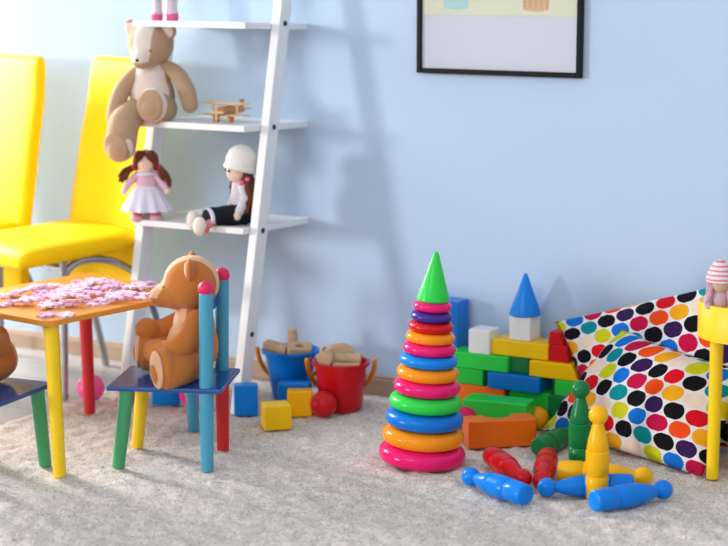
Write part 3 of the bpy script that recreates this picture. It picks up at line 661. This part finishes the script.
# ------------------------------------------------------------------ polka dot cushions
def dots_mat():
    m = bpy.data.materials.new('polka_dot_cotton'); m.use_nodes = True; nt = m.node_tree; n = nt.nodes; L = nt.links; b = n['Principled BSDF']
    b.inputs['Roughness'].default_value = .85; b.inputs['Specular IOR Level'].default_value = .15
    uv = n.new('ShaderNodeUVMap'); uv.uv_map = 'UVMap'; sp_ = n.new('ShaderNodeSeparateXYZ'); L.new(uv.outputs[0], sp_.inputs[0])
    def M(op, a, bb=None):
        q = n.new('ShaderNodeMath'); q.operation = op
        for i, v in enumerate((a, bb)):
            if v is None: continue
            if isinstance(v, (int, float)): q.inputs[i].default_value = v
            else: L.new(v, q.inputs[i])
        return q.outputs[0]
    S, Rr = .0625, .0535    # dot pitch and row pitch in metres (uv in metres)
    row = M('FLOOR', M('DIVIDE', sp_.outputs[1], Rr)); fv = M('MULTIPLY', M('SUBTRACT', M('FRACT', M('DIVIDE', sp_.outputs[1], Rr)), .5), Rr)
    par = M('MODULO', M('ADD', row, 100), 2.0)
    uu = M('ADD', M('DIVIDE', sp_.outputs[0], S), M('MULTIPLY', par, .5)); col = M('ADD', M('FLOOR', uu), 100); fu = M('MULTIPLY', M('SUBTRACT', M('FRACT', uu), .5), S)
    dd = M('SQRT', M('ADD', M('MULTIPLY', fu, fu), M('MULTIPLY', fv, fv))); ins = M('LESS_THAN', dd, .0288)
    def ramp(colors, v):
        cr = n.new('ShaderNodeValToRGB'); cr.color_ramp.interpolation = 'CONSTANT'; e = cr.color_ramp.elements; k = len(colors)
        e[0].position = 0; e[0].color = lin(colors[0]); e[1].position = 1 / k; e[1].color = lin(colors[1])
        for i in range(2, k): q = e.new(i / k); q.color = lin(colors[i])
        L.new(M('DIVIDE', M('ADD', M('MODULO', v, float(k)), .5), float(k)), cr.inputs[0]); return cr.outputs[0]
    K = (16, 14, 20)
    ra = ramp([K, (0, 140, 150), K, (52, 26, 78), K, (214, 16, 34)], M('ADD', col, M('MULTIPLY', row, 1.0)) if False else M('ADD', col, M('MULTIPLY', M('FLOOR', M('DIVIDE', M('ADD', row, 100), 2.0)), 2.0)))
    rb = ramp([(206, 204, 30), (20, 112, 206), (196, 16, 68), (240, 78, 20), (244, 168, 30), (240, 214, 196)], M('ADD', col, M('MULTIPLY', M('FLOOR', M('DIVIDE', M('ADD', row, 100), 2.0)), 2.0)))
    mx = n.new('ShaderNodeMix'); mx.data_type = 'RGBA'; L.new(par, mx.inputs[0]); L.new(ra, mx.inputs[6]); L.new(rb, mx.inputs[7])
    m2 = n.new('ShaderNodeMix'); m2.data_type = 'RGBA'; m2.inputs[6].default_value = lin((232, 228, 230)); L.new(ins, m2.inputs[0]); L.new(mx.outputs[2], m2.inputs[7]); L.new(m2.outputs[2], b.inputs['Base Color'])
    nz = n.new('ShaderNodeTexNoise'); nz.inputs['Scale'].default_value = 18; tc = n.new('ShaderNodeTexCoord'); L.new(tc.outputs['Object'], nz.inputs['Vector'])
    bp_ = n.new('ShaderNodeBump'); bp_.inputs['Strength'].default_value = .3; bp_.inputs['Distance'].default_value = .01; L.new(nz.outputs['Fac'], bp_.inputs['Height']); L.new(bp_.outputs[0], b.inputs['Normal'])
    return m
DOT = dots_mat()
def cushion(label, A, B_, C_, D_, bulge, back, seed, rot=0, uo=(0, 0), pinch=.05):
    """A bottom left, B bottom right, C top right, D top left (world); bulges toward the camera side"""
    A, B_, C_, D_ = map(V, (A, B_, C_, D_)); c = (A + B_ + C_ + D_) / 4; nrm = ((B_ - A).cross(D_ - A)).normalized()
    if nrm.y > 0: nrm = -nrm
    W_ = ((B_ - A).length + (C_ - D_).length) / 2; H_ = ((D_ - A).length + (C_ - B_).length) / 2
    n_ = 56; bm = bmesh.new(); uvl = bm.loops.layers.uv.new('UVMap'); grids = []; uvs = {}
    for side, bl_ in ((1, bulge), (-1, back)):
        g = []
        for j in range(n_ + 1):
            row = []
            for i in range(n_ + 1):
                u, v = i / n_, j / n_; pu = u - .5; pv = v - .5
                ex, ey = 1 - (2 * pu) ** 2, 1 - (2 * pv) ** 2
                u2 = .5 + pu * (1 - pinch * ey * abs(2 * pu) ** 2); v2 = .5 + pv * (1 - pinch * ex * abs(2 * pv) ** 2)
                p = A.lerp(B_, u2).lerp(D_.lerp(C_, u2), v2)
                t = (max(ex, 0) ** .5) * (max(1 - abs(2 * v ** 1.35 - 1) ** 2, 0) ** .5)
                wr = noise.noise(V((u * 5 + seed, v * 5, side * 2))) * .014 * t ** .5 + noise.noise(V((u * 14 + seed, v * 9, side))) * .005 * t ** .4
                edge = min(ex, ey); ripple = .006 * sin(24 * (u + v)) * max(0, 1 - edge * 3) * min(1, edge * 12)
                q = p + nrm * side * (bl_ * t + (wr + ripple) * (1 if t > 0 else 0))
                q.z = max(q.z, .003 + .002 * (side < 0)); q.y = min(q.y, -.012)
                vv = bm.verts.new(q - c); row.append(vv); uvs[vv] = (pu * W_ * cos(rot) - pv * H_ * sin(rot) + uo[0], pu * W_ * sin(rot) + pv * H_ * cos(rot) + uo[1])
            g.append(row)
        grids.append(g)
        for j in range(n_):
            for i in range(n_): bm.faces.new((g[j][i], g[j][i + 1], g[j + 1][i + 1], g[j + 1][i]))
    for f in bm.faces:
        for lp in f.loops: lp[uvl].uv = uvs[lp.vert]
    bmesh.ops.remove_doubles(bm, verts=bm.verts, dist=.0008)
    o = obj('cushion', bm, DOT, None, c); o.data.set_sharp_from_angle(angle=pi); return tag(o, label, 'cushion', 'polka dot cushions')
cushion('polka dot cushion propped against the wall behind the other one', (-1.965, -.20, .02), (-1.20, -.17, .0), (-1.28, -.07, .60), (-2.14, -.075, .310), .075, .03, 3, rot=radians(-8), uo=(.01, .02))
cushion('polka dot cushion in front, slumped onto the rug behind the yellow stool', (-2.125, -.205, .0), (-1.535, -.445, .0), (-1.47, -.20, .25), (-1.885, -.17, .33), .115, .03, 9, rot=radians(2), uo=(.0, .03))

# ------------------------------------------------------------------ yellow stool and its doll
def stool():
    YS = paint('paint_stool_yellow', (253, 208, 0)); R = .14; fp = fl(711, 477)
    cen = V((fp.x, fp.y, 0)) + RT * .092 + FH * .0
    r = thing('kids_stool', 'small round yellow kids stool with deep apron at the right edge', 'stool', cen, YAW)
    obj('apron', lathe([(R, .396), (R, .489), (R - .002, .492), (R - .010, .492), (R - .012, .489), (R - .012, .396)], 64, closed=True), YS, r)
    obj('seat', lathe([(.001, .462), (R - .0125, .462), (R - .0125, .470), (.001, .470)], 48), YS, r)
    for k in range(4):
        a = radians([180 + 8, 98, 8, -82][k]); x, y = .092 * cos(a), .092 * sin(a)
        leg_between(r, (x, y, .461), (x, y, 0), .0185, .0165, YS)
    rings = []
    for k in range(13):
        a = radians(62 + 56 * k / 12); z1 = .49 + .075 * (1 - .35 * cos(2 * pi * (k / 12) * 1.0)) * (1 if 0 < k < 12 else .8)
        ci, co = R - .016, R - .004; rings.append([(ci * 1.0 * cos(a), ci * sin(a), .465), (co * cos(a), co * sin(a), .465), (co * cos(a), co * sin(a), z1), (ci * cos(a), ci * sin(a), z1)])
    obj('backrest', loft(bmesh.new(), rings), YS, r, bevel=.003)
    return cen
cen = stool()
def doll_right(cen):
    p = V((cen.x, cen.y, .4705)) - RT * .070 - FH * .062 + V((0, 0, 0))
    p = V((cen.x, cen.y, .4705)) + RT * (-.094) + FH * (-.040)
    r = thing('rag_doll', 'small doll in a pink and white striped hat sitting in the yellow stool', 'doll', p, face_ang(-FH - RT * .15))
    m = mat('doll_striped_hat', (236, 200, 206), .85, .1); nt = m.node_tree; n = nt.nodes; L = nt.links; b = n['Principled BSDF']
    tc = n.new('ShaderNodeTexCoord'); wv = n.new('ShaderNodeTexWave'); wv.bands_direction = 'Z'; wv.inputs['Scale'].default_value = 26; wv.inputs['Distortion'].default_value = 1.5
    cr = n.new('ShaderNodeValToRGB'); cr.color_ramp.elements[0].position = .42; cr.color_ramp.elements[0].color = lin((240, 222, 224)); cr.color_ramp.elements[1].position = .85; cr.color_ramp.elements[1].color = lin((226, 130, 140))
    L.new(tc.outputs['Object'], wv.inputs['Vector']); L.new(wv.outputs['Fac'], cr.inputs[0]); L.new(cr.outputs[0], b.inputs['Base Color'])
    LH = mat('doll_mauve_yarn', (206, 160, 176), .85, .1, .8, 160, .25)
    obj('torso', E((.026, .022, .036), (0, 0, .034)), mat('doll_mauve_cloth', (214, 176, 190), .85, .1, .5, 150, .2), r)
    for s in (-1, 1): obj('arm', tube([(s * .022, 0, .052), (s * .034, -.012, .035), (s * .030, -.022, .018)], [.009, .009, .008]), MC['doll_mauve_cloth'], r)
    h = obj('head', E((.025, .025, .032), (0, -.006, .082)), mat('doll_face_beige', (214, 176, 150), .85), r)
    for s in (-1, 1): obj('eye', E((.0028,) * 3, (s * .009, -.0305, .086)), BEAD, h)
    obj('striped_hat', lathe([(.034, -.008), (.039, -.006), (.034, .010), (.029, .024), (.020, .038), (.009, .047), (.001, .049)], 36, None, Matrix.Translation((0, -.001, .094)) @ Matrix.Rotation(.12, 4, 'X')), m, h)
    bm = bmesh.new()
    for s in (-1, 1): strands(bm, (s * .024, -.008, .080), (s * .030, -.018, .030), 14, .008, .0055, 11 + s, .05)
    obj('hair', bm, LH, h)
doll_right(cen)
